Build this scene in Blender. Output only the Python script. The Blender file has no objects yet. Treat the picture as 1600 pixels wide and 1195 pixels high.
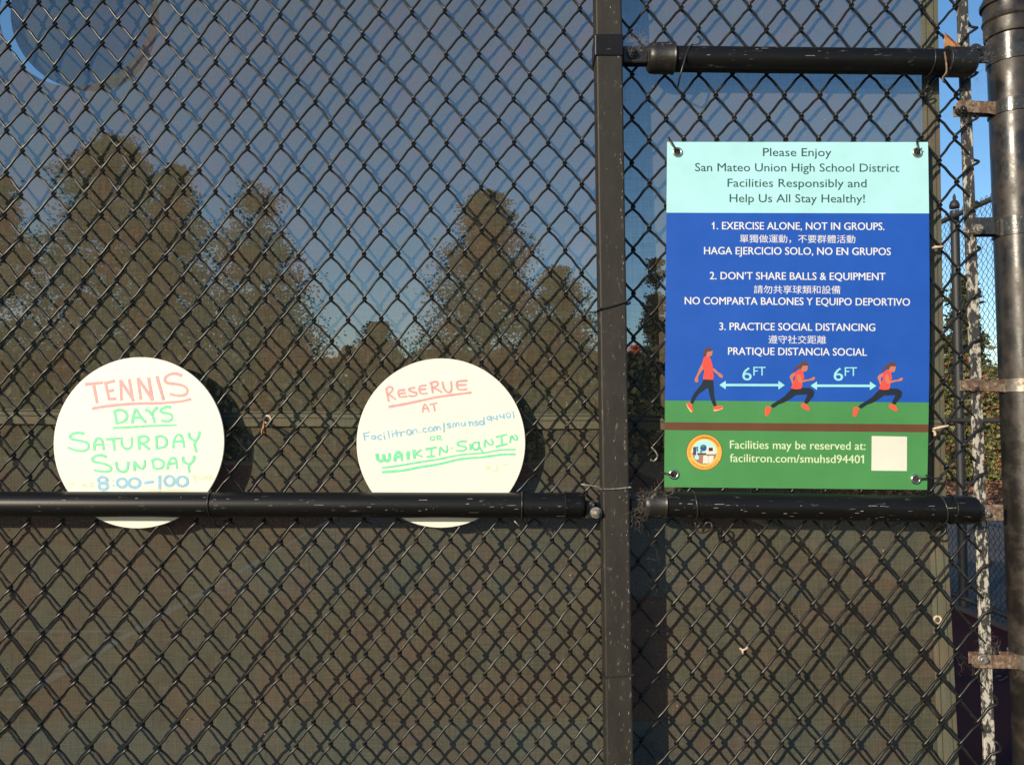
import bpy, bmesh, math, random
from mathutils import Vector, Matrix, noise
random.seed(7)
S = bpy.context.scene
COL = S.collection

# ------------------------------------------------------------------ camera, sky, sun, exposure
F, CX, CY = 1250.0, 800.0, 597.5          # focal length and centre of the 1600 x 1195 photograph, in its pixels
PITCH = math.radians(2.45)
CAM = Vector((0.0, -1.39, 1.65))
cd = bpy.data.cameras.new('camera'); cam = bpy.data.objects.new('camera', cd); COL.objects.link(cam)
cam.location = CAM; cam.rotation_euler = (math.pi/2 + PITCH, 0, 0)
cd.sensor_width = 36; cd.lens = 36*F/1600; cd.clip_start = .05; cd.clip_end = 3000
S.camera = cam

TX, TZ = .86, .40                          # sunlight runs along (TX, 1, -TZ): low sun, behind and left of the camera
sun_elev = math.atan2(TZ, math.hypot(TX, 1)); sun_az = math.atan2(-TX, -1)
W = bpy.data.worlds.new('World'); S.world = W; W.use_nodes = True
wn = W.node_tree.nodes; wl = W.node_tree.links
sky = wn.new('ShaderNodeTexSky'); sky.sky_type = 'NISHITA'; sky.sun_disc = False
sky.sun_elevation = sun_elev; sky.sun_rotation = sun_az
sky.air_density = 1.0; sky.dust_density = .3; sky.ozone_density = 2.6
wn['Background'].inputs['Strength'].default_value = .15
hs = wn.new('ShaderNodeHueSaturation'); hs.inputs['Saturation'].default_value = 1.16
wl.new(sky.outputs[0], hs.inputs['Color']); wl.new(hs.outputs[0], wn['Background'].inputs['Color'])
sl = bpy.data.lights.new('sun', 'SUN'); sun = bpy.data.objects.new('sun', sl); COL.objects.link(sun)
sl.energy = 5.0; sl.angle = math.radians(.5); sl.color = (1, .86, .66)
sun.rotation_euler = Vector((TX, 1, -TZ)).to_track_quat('-Z', 'Y').to_euler()
S.view_settings.view_transform = 'Standard'; S.view_settings.look = 'None'
S.view_settings.exposure = .10; S.view_settings.gamma = 1; S.view_settings.use_curve_mapping = False
S.cycles.max_bounces = 8; S.cycles.transparent_max_bounces = 24

# ------------------------------------------------------------------ helpers
_cp, _sp = math.cos(PITCH), math.sin(PITCH)
def U(px, py, Y=0.0):
    """point of the vertical plane y = Y that the photograph shows at pixel px, py"""
    dx, dy, dz = (px-CX)/F, 1.0, (CY-py)/F
    d = Vector((dx, dy*_cp - dz*_sp, dy*_sp + dz*_cp))
    return CAM + d*((Y-CAM.y)/d.y)

def tag(o, label=None, cat=None, group=None, kind=None):
    for k, v in (('label', label), ('category', cat), ('group', group), ('kind', kind)):
        if v: o[k] = v
    return o
def empty(name, loc, **kw):
    o = bpy.data.objects.new(name, None); COL.objects.link(o); o.location = loc; o.empty_display_size = .05
    bpy.context.view_layer.update()
    return tag(o, **kw)

def sst(a, b_, v):
    t = min(1, max(0, (v-a)/(b_-a))); return t*t*(3-2*t)

class MB:
    def __init__(s): s.v = []; s.f = []
    def face(s, pts):
        n = len(s.v); s.v += [Vector(p) for p in pts]; s.f.append(tuple(range(n, n+len(pts))))
    def box(s, c, d, R=None):
        c = Vector(c); n = len(s.v)
        for x in (-.5, .5):
            for y in (-.5, .5):
                for z in (-.5, .5):
                    p = Vector((x*d[0], y*d[1], z*d[2]))
                    if R: p = R @ p
                    s.v.append(c+p)
        for f in ((0,1,3,2),(4,6,7,5),(0,4,5,1),(2,3,7,6),(0,2,6,4),(1,5,7,3)): s.f.append(tuple(n+i for i in f))
    def tube(s, pts, r, k=6, cap=True):
        pts = [Vector(p) for p in pts]; n0 = len(s.v); m = len(pts)
        rr = r if hasattr(r, '__len__') else [r]*m
        up = None
        for i, p in enumerate(pts):
            t = (pts[min(i+1, m-1)] - pts[max(i-1, 0)])
            if t.length < 1e-9: t = Vector((0,0,1))
            t.normalize()
            if up is None:
                a = Vector((0,1,0)) if abs(t.y) < .9 else Vector((1,0,0)); up = (a - t*a.dot(t)).normalized()
            else:
                up = up - t*up.dot(t)
                if up.length < 1e-6: up = Vector((1,0,0))
                up.normalize()
            w = t.cross(up)
            for q in range(k):
                a = 2*math.pi*q/k
                s.v.append(p + (up*math.cos(a) + w*math.sin(a))*rr[i])
        for i in range(m-1):
            for q in range(k):
                a = n0+i*k+q; b = n0+i*k+(q+1) % k
                s.f.append((a, b, b+k, a+k))
        if cap:
            s.f.append(tuple(n0+q for q in range(k))[::-1]); s.f.append(tuple(n0+(m-1)*k+q for q in range(k)))
    def lathe(s, A, B, prof, k=32):
        """profile of (t along A->B in metres, radius)"""
        A = Vector(A); d = (Vector(B)-A).normalized()
        s.tube_rings([(A + d*t, r) for t, r in prof], d, k)
    def tube_rings(s, rings, d, k):
        n0 = len(s.v); a = Vector((0,1,0)) if abs(d.y) < .9 else Vector((1,0,0))
        u = (a - d*a.dot(d)).normalized(); w = d.cross(u)
        for p, r in rings:
            for q in range(k):
                an = 2*math.pi*q/k; s.v.append(p + (u*math.cos(an)+w*math.sin(an))*max(r, 1e-4))
        m = len(rings)
        for i in range(m-1):
            for q in range(k):
                a_ = n0+i*k+q; b = n0+i*k+(q+1) % k; s.f.append((a_, b, b+k, a_+k))
        s.f.append(tuple(n0+q for q in range(k))[::-1]); s.f.append(tuple(n0+(m-1)*k+q for q in range(k)))
    def build(s, name, mat, parent=None, smooth=False, bevel=0, solid=0, auto=None):
        me = bpy.data.meshes.new(name)
        off = Vector((0,0,0)); q = parent
        while q: off = off + q.location; q = q.parent
        base = Vector((0,0,0))
        if parent is None and s.v:
            base = Vector((sum(v.x for v in s.v)/len(s.v), sum(v.y for v in s.v)/len(s.v), min(v.z for v in s.v)))
            off = base
        me.from_pydata([tuple(v-off) for v in s.v], [], s.f); me.update()
        me.materials.append(mat)
        o = bpy.data.objects.new(name, me); COL.objects.link(o)
        if parent: o.parent = parent
        else: o.location = base
        # keep each part's frame at its thing's base (children of parts get an offset of zero)
        if smooth:
            if auto:
                bm = bmesh.new(); bm.from_mesh(me)
                for f in bm.faces: f.smooth = True
                for e in bm.edges:
                    if len(e.link_faces) == 2 and e.calc_face_angle(0) > auto: e.smooth = False
                bm.to_mesh(me); bm.free()
            else: me.shade_smooth()
        if bevel:
            b = o.modifiers.new('bevel', 'BEVEL'); b.width = bevel; b.segments = 2; b.limit_method = 'ANGLE'
        if solid:
            b = o.modifiers.new('solid', 'SOLIDIFY'); b.thickness = solid; b.offset = 0
        return o

def catmull(P, n=6):
    P = [Vector(p) for p in P]
    if len(P) < 3: return P
    Q = [P[0]*2-P[1]] + P + [P[-1]*2-P[-2]]; out = []
    for i in range(1, len(Q)-2):
        a, b, c, d = Q[i-1], Q[i], Q[i+1], Q[i+2]
        for k in range(n):
            t = k/n
            out.append(.5*((2*b)+(c-a)*t+(2*a-5*b+4*c-d)*t*t+(3*b-a-3*c+d)*t**3))
    return out+[P[-1]]

# ------------------------------------------------------------------ materials
def nt(name):
    m = bpy.data.materials.new(name); m.use_nodes = True
    return m, m.node_tree.nodes, m.node_tree.links
def ramp(n, l, src, stops):
    r = n.new('ShaderNodeValToRGB'); e = r.color_ramp.elements
    while len(e) < len(stops): e.new(.5)
    for i, (p, c) in enumerate(stops): e[i].position = p; e[i].color = (*c, 1) if len(c) == 3 else c
    l.new(src, r.inputs[0]); return r.outputs[0]
def tex(n, l, scale, detail=4, rough=.6, stretch=None, co=None):
    if co is None:
        tc = n.new('ShaderNodeTexCoord'); co = tc.outputs['Object']
    if stretch:
        mp = n.new('ShaderNodeMapping'); mp.inputs['Scale'].default_value = stretch; l.new(co, mp.inputs[0]); co = mp.outputs[0]
    t = n.new('ShaderNodeTexNoise'); t.inputs['Scale'].default_value = scale; t.inputs['Detail'].default_value = detail
    t.inputs['Roughness'].default_value = rough; l.new(co, t.inputs[0]); return t.outputs[0]
def mixc(n, l, fac, a, b):
    m = n.new('ShaderNodeMix'); m.data_type = 'RGBA'
    if isinstance(fac, float): m.inputs[0].default_value = fac
    else: l.new(fac, m.inputs[0])
    for i, c in ((6, a), (7, b)):
        if isinstance(c, tuple): m.inputs[i].default_value = (*c, 1)
        else: l.new(c, m.inputs[i])
    return m.outputs[2]
def mat(name, col, rough=.5, metal=0, var=.15, vscale=20, bump=0, bscale=200, spec=.5, dirt=None, dscale=30, dlo=.55, dhi=.7, stretch=None, coat=0):
    m, n, l = nt(name); p = n['Principled BSDF']
    a = tuple(c*(1-var) for c in col); b = tuple(min(1, c*(1+var)) for c in col)
    c = ramp(n, l, tex(n, l, vscale, stretch=stretch), [(.3, a), (.7, b)])
    if dirt:
        f = ramp(n, l, tex(n, l, dscale, 6, .7, stretch=stretch), [(dlo, (0,0,0)), (dhi, (1,1,1))])
        c = mixc(n, l, f, c, dirt)
        r = n.new('ShaderNodeMix'); l.new(f, r.inputs[0]); r.inputs[2].default_value = rough; r.inputs[3].default_value = .8
        l.new(r.outputs[0], p.inputs['Roughness'])
    else: p.inputs['Roughness'].default_value = rough
    l.new(c, p.inputs['Base Color']); p.inputs['Metallic'].default_value = metal
    p.inputs['Specular IOR Level'].default_value = spec
    if bump:
        bn = n.new('ShaderNodeBump'); bn.inputs['Strength'].default_value = bump; bn.inputs['Distance'].default_value = .001
        l.new(tex(n, l, bscale, 3), bn.inputs['Height']); l.new(bn.outputs[0], p.inputs['Normal'])
    return m

M = {}
M['wire'] = mat('black vinyl wire', (.010,.0095,.008), .3, var=.3, vscale=60, dirt=(.045,.038,.026), dscale=45, dlo=.55, dhi=.75, spec=.42)
M['rail'] = mat('black painted pipe', (.007,.007,.0068), .38, var=.25, vscale=15, bump=.12, bscale=500, dirt=(.12,.11,.1), dscale=110, dlo=.635, dhi=.68, stretch=(.3,1,2.2), spec=.25)
M['cup'] = mat('weathered black fitting', (.014,.013,.012), .4, bump=.35, bscale=160, dirt=(.2,.17,.13), dscale=90, dlo=.60, dhi=.70)
M['post'] = mat('dusty black square tube', (.024,.021,.017), .58, var=.2, vscale=40, bump=.3, bscale=700, dirt=(.16,.14,.11), dscale=90, dlo=.60, dhi=.72, stretch=(1.6,1.6,.6), spec=.3)
M['round'] = mat('glossy black enamel', (.013,.011,.009), .28, var=.3, vscale=8, bump=.16, bscale=220, dirt=(.065,.048,.034), dscale=16, dlo=.45, dhi=.8, spec=.6)
M['rust'] = mat('rusty steel', (.13,.075,.045), .7, var=.5, vscale=60, bump=.5, bscale=180, dirt=(.26,.22,.17), dscale=120, dlo=.48, dhi=.64)
M['band'] = mat('worn steel band', (.3,.27,.23), .3, metal=.8, var=.35, vscale=90, bump=.2, bscale=150, dirt=(.1,.07,.05), dscale=40, dlo=.5, dhi=.7)
M['bandblack'] = mat('black steel band', (.03,.03,.027), .25, var=.35, vscale=90, bump=.3, bscale=150, dirt=(.2,.17,.13), dscale=120, dlo=.6, dhi=.68)
M['zinc'] = mat('zinc bolt', (.35,.32,.28), .45, metal=.6, var=.3, vscale=150, dirt=(.12,.1,.08), dscale=200, dlo=.45, dhi=.6)
M['bar'] = mat('tension bar with peeling paint', (.035,.033,.03), .6, var=.3, vscale=60, bump=.4, bscale=250, dirt=(.42,.39,.33), dscale=75, dlo=.485, dhi=.53, stretch=(1.5,1.5,.7))
_m = M['bar'].node_tree; _n = _m.nodes; _r = [x for x in _n if x.type == 'VALTORGB'][1]; _src = _r.inputs[0].links[0].from_socket
_tc = _n.new('ShaderNodeTexCoord'); _sp_ = _n.new('ShaderNodeSeparateXYZ'); _m.links.new(_tc.outputs['Object'], _sp_.inputs[0])
_mm = _n.new('ShaderNodeMath'); _mm.operation = 'MULTIPLY_ADD'; _m.links.new(_sp_.outputs['Z'], _mm.inputs[0]); _mm.inputs[1].default_value = -.045; _m.links.new(_src, _mm.inputs[2])
_m2 = _n.new('ShaderNodeMath'); _m2.operation = 'ADD'; _m2.inputs[1].default_value = .045*1.25; _m.links.new(_mm.outputs[0], _m2.inputs[0]); _m.links.new(_m2.outputs[0], _r.inputs[0])
M['barclean'] = mat('dark flaking tension bar', (.035,.033,.03), .6, dirt=(.3,.27,.22), dscale=75, dlo=.58, dhi=.63)
M['grommet'] = mat('brass nickel grommet', (.75,.68,.58), .22, metal=1, var=.1, vscale=200)
M['tie'] = mat('dark wire tie', (.02,.019,.017), .35, var=.3, vscale=200, dirt=(.12,.1,.08), dscale=300, dlo=.6, dhi=.7)
M['cord'] = mat('orange brown cord', (.42,.19,.09), .7, var=.3, vscale=300)
M['bone'] = mat('dried pale cord', (.6,.45,.33), .7, var=.3, vscale=200)
M['web'] = mat('cobweb', (.24,.19,.145), .8, var=.2)
M['leafdry'] = mat('dry leaf', (.38,.2,.09), .7, var=.35, vscale=60, bump=.4, bscale=100)
M['board'] = mat('white laminate', (.79,.76,.655), .42, var=.02, vscale=9, dirt=(.70,.66,.54), dscale=14, dlo=.58, dhi=.85)
M['boardedge'] = mat('cream board edge', (.45,.38,.28), .6)

def cloth_mat(name, col, trans, streak=.2):
    m, n, l = nt(name); p = n['Principled BSDF']; out = n['Material Output']
    p.inputs['Roughness'].default_value = .95; p.inputs['Specular IOR Level'].default_value = .06
    tc = n.new('ShaderNodeTexCoord'); co = tc.outputs['Object']
    v = tex(n, l, 60, 2, .5, (9, 1, .35), co); h = tex(n, l, 60, 2, .5, (.35, 1, 9), co)
    big = tex(n, l, 9, 3, .6, None, co); tint = tex(n, l, 14, 2, .5, None, co)
    ad = n.new('ShaderNodeMath'); ad.operation = 'ADD'; l.new(v, ad.inputs[0]); l.new(h, ad.inputs[1])
    a2 = n.new('ShaderNodeMath'); a2.operation = 'MULTIPLY_ADD'; l.new(big, a2.inputs[0]); a2.inputs[1].default_value = .7; l.new(ad.outputs[0], a2.inputs[2])
    c = ramp(n, l, a2.outputs[0], [(.9, tuple(x*(1-streak) for x in col)), (1.0, col)])
    mr = n.new('ShaderNodeMapRange'); l.new(a2.outputs[0], mr.inputs[0])
    mr.inputs[1].default_value = .95; mr.inputs[2].default_value = 1.75; mr.inputs[3].default_value = 1-streak; mr.inputs[4].default_value = 1+streak
    tn = ramp(n, l, tint, [(.35, (col[0]*1.12, col[1]*.96, col[2]*.98)), (.5, col), (.65, (col[0]*.92, col[1]*1.02, col[2]*1.06))])
    vm = n.new('ShaderNodeVectorMath'); vm.operation = 'SCALE'; l.new(tn, vm.inputs[0]); l.new(mr.outputs[0], vm.inputs['Scale'])
    l.new(vm.outputs[0], p.inputs['Base Color'])
    tr = n.new('ShaderNodeBsdfTransparent'); mx = n.new('ShaderNodeMixShader')
    mt = n.new('ShaderNodeMapRange'); l.new(ad.outputs[0], mt.inputs[0])
    mt.inputs[1].default_value = .7; mt.inputs[2].default_value = 1.3; mt.inputs[3].default_value = 1-trans*1.18; mt.inputs[4].default_value = 1-trans*.82
    l.new(mt.outputs[0], mx.inputs[0]); l.new(tr.outputs[0], mx.inputs[1]); l.new(p.outputs[0], mx.inputs[2])
    l.new(mx.outputs[0], out.inputs[0])
    return m
M['cloth'] = cloth_mat('woven windscreen mesh', (.090,.080,.053), .30, .26)
M['flap'] = cloth_mat('darker vent flap cloth', (.052,.050,.038), .27)  # vent flap cloth is darker and less see-through than the main cloth
M['low'] = cloth_mat('olive woven windscreen mesh', (.086,.081,.056), .20, .27)
M['hem'] = cloth_mat('folded hem of windscreen', (.115,.108,.075), .03)
M['stitch'] = mat('stitching', (.03,.03,.022), .8)

# ------------------------------------------------------------------ large structure: ground and court
def sheet(name, x0, x1, y0, y1, z, m, label=None):
    b = MB(); b.face([(x0,y0,z),(x1,y0,z),(x1,y1,z),(x0,y1,z)])
    o = b.build(name, m); tag(o, kind='structure', label=label); return o
sheet('ground', -900, 900, -300, 1500, 0, mat('dry dark earth', (.06,.055,.035), .95, var=.4, vscale=.4))
sheet('court_surround', -22, 3.80, -.6, 26, .004, mat('maroon acrylic court', (.060,.017,.017), .95, var=.2, vscale=1.2, bump=.3, bscale=60, spec=.1))
sheet('path', 3.90, 16, -3, 13.8, .004, mat('weathered asphalt', (.075,.068,.064), .95, var=.35, vscale=2, bump=.6, bscale=50))
blue = mat('blue acrylic court', (.012,.018,.028), .8, var=.2, vscale=2)
white = mat('white court line', (.13,.14,.17), .7, var=.1, vscale=3)
sheet('tennis_court', -2.87, 2.7, 6.0, 19, .008, blue)
sheet('practice_court', -2.6, 2.0, .6, 3.0, .008, mat('teal acrylic court', (.018,.035,.05), .8, var=.2, vscale=2))
sheet('court_line', -2.93, -2.85, 3.3, 19, .012, white)
sheet('court_line', -9, -2.95, 4.78, 4.84, .012, white)
# fence line kerb
b = MB(); b.box((3.85, 8, .02), (.08, 18, .04)); tag(b.build('kerb', mat('concrete', (.06,.05,.05), .9, var=.2)), kind='structure')

# fallen leaves
b = MB()
for _ in range(2600):
    y = random.uniform(13.0, 18.5); x = random.uniform(6.5, 15.5); a = random.uniform(0, 6.28); s_ = random.uniform(.05, .11)
    t = random.uniform(-.5, .5); z = .03+random.random()*.05
    u = Vector((math.cos(a), math.sin(a), t))*s_; w = Vector((-math.sin(a), math.cos(a), random.uniform(-.3,.5)))*s_*.7
    c = Vector((x, y, z)); b.face([c-u, c-w, c+u, c+w])
tag(b.build('fallen_leaves', mat('orange fallen leaves', (.34,.15,.06), .8, var=.5, vscale=4)), kind='stuff', cat='leaves', label='orange and tan fallen leaves on the ground beyond the far fence')

# ------------------------------------------------------------------ trees
bark = mat('bark', (.07,.05,.035), .9, var=.4, vscale=8, bump=.8, bscale=20)
def leafmat(name, a, b_, c=None, scale=1.5):
    m, n, l = nt(name); p = n['Principled BSDF']
    g = n.new('ShaderNodeNewGeometry')
    st = [(0, a), (.75, b_)] + ([(.93, b_), (.95, c)] if c else [])
    col = ramp(n, l, g.outputs['Random Per Island'], st)
    l.new(col, p.inputs['Base Color']); p.inputs['Roughness'].default_value = .6
    p.inputs['Specular IOR Level'].default_value = .3
    return m
def tree(name, px, top, base_half, Y, m, label, cat, group=None, n=7000, leaf=.2, power=.85, seed=1, ground_py=None, clumps=240, lean=0, low=.06):
    rnd = random.Random(seed)
    T = U(px, top, Y); H = T.z; R = base_half/F*(Y-CAM.y)
    root = empty(name, (T.x, Y, 0), label=label, cat=cat, group=group)
    tb = MB(); tr = [Vector((T.x+math.sin(k*1.3)*.02*H*.2, Y, H*.93*k/8)) for k in range(9)]
    tb.tube(tr, [max(.02, .022*H*(1-k/8.4)) for k in range(9)], 8)
    cl = []
    for k in range(clumps):
        t = low + (1-low)*(1-math.sqrt(rnd.random()))*.98 if power > .6 else low+(1-low)*rnd.random()
        a = rnd.uniform(0, 6.283); rad = R*max(.02, (1-t)**power)*(0.55+.6*noise.noise(Vector((math.cos(a)*1.3, math.sin(a)*1.3+seed, t*7))) + rnd.uniform(0,.35))
        rad = abs(rad)*math.sqrt(rnd.uniform(.15, 1))
        c = Vector((T.x+math.cos(a)*rad, Y+math.sin(a)*rad, H*t - rad*.12))
        cl.append((c, R*.11*(1.25-t)+.1))
        if k % 4 == 0: tb.tube([Vector((T.x, Y, max(.2, c.z-rad*.25))), (Vector((T.x, Y, c.z))+c)/2, c], [.012*H*(1-t)+.01, .008*H*(1-t)+.008, .01], 5)
    tb.build('trunk', bark, root, smooth=True)
    lb = MB()
    if Y > 28: n = int(n*3.0); leaf *= .50
    for k in range(n):
        c, s_ = cl[rnd.randrange(len(cl))]
        p = c + Vector((rnd.gauss(0, s_), rnd.gauss(0, s_), rnd.gauss(0, s_*.55)))
        if p.z < .05: p.z = .05+rnd.random()*.2
        if p.z > H*1.01: p.z = H*rnd.uniform(.9, 1.0)
        u = Vector((rnd.gauss(0,1), rnd.gauss(0,1), rnd.gauss(0,.6))).normalized()*leaf*rnd.uniform(.5, 1)
        w = u.cross(Vector((rnd.gauss(0,1), rnd.gauss(0,1), rnd.gauss(0,1)))).normalized()*leaf*rnd.uniform(.25, .5)
        lb.face([p-u, p-w*.9, p+u, p+w])
    lb.build('crown', m, root)
    return root
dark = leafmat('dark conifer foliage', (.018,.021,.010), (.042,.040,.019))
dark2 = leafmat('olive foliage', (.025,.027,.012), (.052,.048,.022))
olive = leafmat('yellow green shrub leaves', (.055,.06,.018), (.20,.185,.06), (.34,.05,.03))
orange = leafmat('orange red leaves', (.55,.12,.05), (.75,.2,.08))
G = 'tall trees beyond the windscreen'
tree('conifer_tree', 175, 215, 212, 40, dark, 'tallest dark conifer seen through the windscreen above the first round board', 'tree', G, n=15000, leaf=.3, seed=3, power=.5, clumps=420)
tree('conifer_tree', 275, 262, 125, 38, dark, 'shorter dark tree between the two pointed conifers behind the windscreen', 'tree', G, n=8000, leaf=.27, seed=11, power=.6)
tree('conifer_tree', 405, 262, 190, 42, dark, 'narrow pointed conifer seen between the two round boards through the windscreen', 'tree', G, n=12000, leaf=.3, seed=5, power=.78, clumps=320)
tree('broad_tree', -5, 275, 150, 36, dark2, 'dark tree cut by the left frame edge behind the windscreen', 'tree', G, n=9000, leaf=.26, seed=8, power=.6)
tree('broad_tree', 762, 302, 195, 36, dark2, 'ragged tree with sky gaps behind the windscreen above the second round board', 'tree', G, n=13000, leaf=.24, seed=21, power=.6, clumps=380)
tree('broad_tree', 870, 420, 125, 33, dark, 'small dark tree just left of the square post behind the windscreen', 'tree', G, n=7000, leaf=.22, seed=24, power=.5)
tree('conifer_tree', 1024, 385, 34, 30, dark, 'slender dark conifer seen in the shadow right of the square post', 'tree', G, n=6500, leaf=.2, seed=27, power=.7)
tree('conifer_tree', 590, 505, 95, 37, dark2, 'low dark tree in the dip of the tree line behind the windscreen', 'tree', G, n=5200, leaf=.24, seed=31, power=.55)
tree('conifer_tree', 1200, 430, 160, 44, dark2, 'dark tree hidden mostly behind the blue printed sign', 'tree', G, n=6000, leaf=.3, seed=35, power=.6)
tree('maple_tree', 992, 541, 16, 33, orange, 'small orange red autumn tree glimpsed right of the square post', 'tree', None, n=3000, leaf=.13, seed=40, power=.35, clumps=160)
tree('conifer_tree', 1506, 436, 40, 27, leafmat('lighter green conifer foliage', (.035,.042,.018), (.075,.078,.03)), 'green conifer visible in the gap right of the blue printed sign', 'tree', None, n=9000, leaf=.2, seed=44, power=.5)  # leaf colours a lighter green than on the other conifers
tree('flowering_shrub', 1496, 556, 40, 19.6, olive, 'yellow green shrub with red flowers next to the tension bar, left of it', 'shrub', 'shrubs along the path', n=7500, leaf=.11, seed=50, power=.16, clumps=260, low=.02)
tree('flowering_shrub', 1560, 574, 46, 19.2, olive, 'yellow green shrub with red flowers between the tension bar and the round post', 'shrub', 'shrubs along the path', n=7500, leaf=.11, seed=53, power=.16, clumps=260, low=.02)
hb = MB(); rnd = random.Random(99)
for k in range(34000):
    x = rnd.uniform(-30, 16); y = 29+rnd.uniform(-1.2, 1.2)
    h = 4.1 + .9*noise.noise(Vector((x*.35, 0, 3))) + .4*noise.noise(Vector((x*1.4, 0, 9)))
    if x > 8: h *= .55
    p = Vector((x, y, h*(1-rnd.random()**1.6*.98)))
    u = Vector((rnd.gauss(0,1), rnd.gauss(0,1), rnd.gauss(0,1))).normalized()*.20*rnd.uniform(.6,1)
    w = u.cross(Vector((rnd.gauss(0,1), rnd.gauss(0,1), rnd.gauss(0,1)))).normalized()*.12
    hb.face([p-u, p-w, p+u, p+w])
tag(hb.build('hedge', dark2), label='long dark hedge closing the far side of the court, seen through the windscreen', cat='hedge')

# ------------------------------------------------------------------ far fence, running away at the right side of the court
ff = empty('far_fence', (3.87, 8, 0), label='black chain link fence running away beyond the gap right of the blue sign', cat='fence')
black = mat('far fence black vinyl', (.018,.018,.018), .55)
FX, FH = 3.85, 3.44
b = MB()
for k in range(235):
    y = 3.6+k*.034
    b.tube([Vector((FX+(.004 if j % 2 else -.004), y+.034*((j+k) % 2), .04+j*.034)) for j in range(101)], .0026, 3, cap=False)
tag(b.build('wire_mesh', black, ff), kind='stuff')
def farpost(y, cap=True):
    q = MB(); q.tube([(FX, y, 0), (FX, y, FH+.0)], .036, 12); p = q.build('post', black, ff, smooth=True, auto=.7)
    q = MB(); q.lathe((FX, y, FH+.02), (FX, y, FH+1), [(0,.04),(.03,.042),(.06,.03),(.075,.012),(.10,.014),(.13,.002)], 12); q.build('post_cap', black, p, smooth=True)
for y in (5.50, 8.6, 11.55): farpost(y)
for z in (FH-.06, 1.62, .12):
    q = MB(); q.tube([(FX-.03, 3.6, z), (FX-.03, 11.55, z)], .022, 10); q.build('rail', black, ff, smooth=True)
# knuckles and debris along the top rail
q = MB()
for k in range(117):
    y = 3.6+k*.068; q.tube([(FX, y, FH-.04), (FX-.006, y+.008, FH-.015), (FX+.008, y+.018, FH-.02), (FX, y+.022, FH-.05)], .005, 4)
tag(q.build('top_twist', black, ff), kind='stuff')

# ------------------------------------------------------------------ chain-link fence
fence = empty('chain_link_fence', U(960, 651, 0) - Vector((0,0,1.65)), label='black chain link fence with square post, round post and horizontal pipe rails, filling the view', cat='fence')
K = [[490.54, 91.98], [10.17, 682.92], [-25.58, -7.32], [22.5, 9.79], [-6.66, -1.02], [513.89, -14.53], [8.49, 14.75], [5.33, -9.91], [-1.26, 2.12], [9.76, 2.62], [-9.24, -7.7], [2.98, 4.39], [-1.48, 2.09], [2.03, 0.58], [0.08, -0.78]]
def _poly(i, j):
    i /= 20; j /= 20; x = y = 0; k = 0
    for a in range(5):
        for b_ in range(5-a):
            t = i**a*j**b_; x += K[k][0]*t; y += K[k][1]*t; k += 1
    return x, y
def lattice(i, j):
    ci = min(max(i, -20), 39); cj = min(max(j, -3), 31)
    x, y = _poly(ci, cj); e = .5
    if ci != i:
        x1, y1 = _poly(ci+e, cj); x2, y2 = _poly(ci-e, cj); x += (x1-x2)*(i-ci); y += (y1-y2)*(i-ci)*.3
    if cj != j:
        x1, y1 = _poly(ci, cj+e); x2, y2 = _poly(ci, cj-e); x += (x1-x2)*(j-cj)*.3; y += (y1-y2)*(j-cj)
    return x, y
jit = {}
def knot(i, j):
    if (i, j) not in jit:
        r = random.Random(i*1000+j); x, y = lattice(i, j)
        jit[(i, j)] = U(x+r.gauss(0,.75), y+r.gauss(0,.95), .006*noise.noise(Vector((i*.1, j*.1, 0))))
    return jit[(i, j)]
I0, I1, J0, J1 = -44, 38, -18, 46
for c in range(I0, I1+1):
    pts = []; j = J1 if (J1-c) % 2 == 0 else J1-1
    r = random.Random(c); wr = .0021 if c < 16 else .00235
    left = True; last = c == I1
    while j > J0:
        k = knot(c if left else c+1, j)
        s_ = 1 if left else -1            # left extreme: back -> front round the left; right extreme: front -> back round the right
        dx, dy, dz = .0024, .0030, .0034
        if last and not left: dx, dy, dz = .0055, .0080, .0065
        for a in ((-90, -70, -45, -20, 0, 20, 45, 70, 90) if last and not left else (-90, -45, 0, 45, 90)):
            q = math.radians(a)
            off = Vector((-s_*dx*math.cos(q)*(1 if not (last and not left) else 1), -s_*dy*math.sin(q), dz*a/90))
            pts.append(k + off)
        # gentle bow in the straight leg
        k2 = knot(c+1 if left else c, j-1); side = -1 if left else 1
        m = (k+k2)/2
        for f in (.33, .66):
            p = k*(1-f)+k2*f; pts.append(p + Vector((-s_*.0009, side*.0028 + r.gauss(0,.0004), 0)))
        left = not left; j -= 1
    b = MB(); b.tube(pts, wr, 7); b.build('wire', M['wire'], fence, smooth=True)

# square post
def interp(a, b_, t): return a + (b_-a)*t
def ptop(x0, x1, py, Y): return U(interp(x0, x1, py/1195), py, Y)
yf, yb = -.054, -.008
b = MB()
L0 = U(930.5-8, -520, yf); R0 = U(972-8, -520, yf); L1 = U(948+7, 1640, yf); R1 = U(990.5+7, 1640, yf)
w_ = .0475
cT = (L0+R0)/2; cB = (L1+R1)/2; hw = (R0.x-L0.x)/2; hb_ = (R1.x-L1.x)/2
cx_t, cx_b = U(951, 0, yf).x, U(969, 1195, yf).x
zt, zb = U(951, 0, yf).z, U(969, 1195, yf).z
def cxz(z): return interp(cx_b, cx_t, (z-zb)/(zt-zb))
hw = .0225
zT, zB = 3.05, .0
v = [(cxz(z)+sx*hw, y, z) for z in (zB, zT) for sx, y in ((-1, yf), (1, yf), (1, yb), (-1, yb))]
n0 = 0; b.v = [Vector(p) for p in v]; b.f = [(0,1,5,4),(1,2,6,5),(2,3,7,6),(3,0,4,7),(3,2,1,0),(4,5,6,7)]
b.build('square_post', M['post'], fence, bevel=.003)
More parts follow.
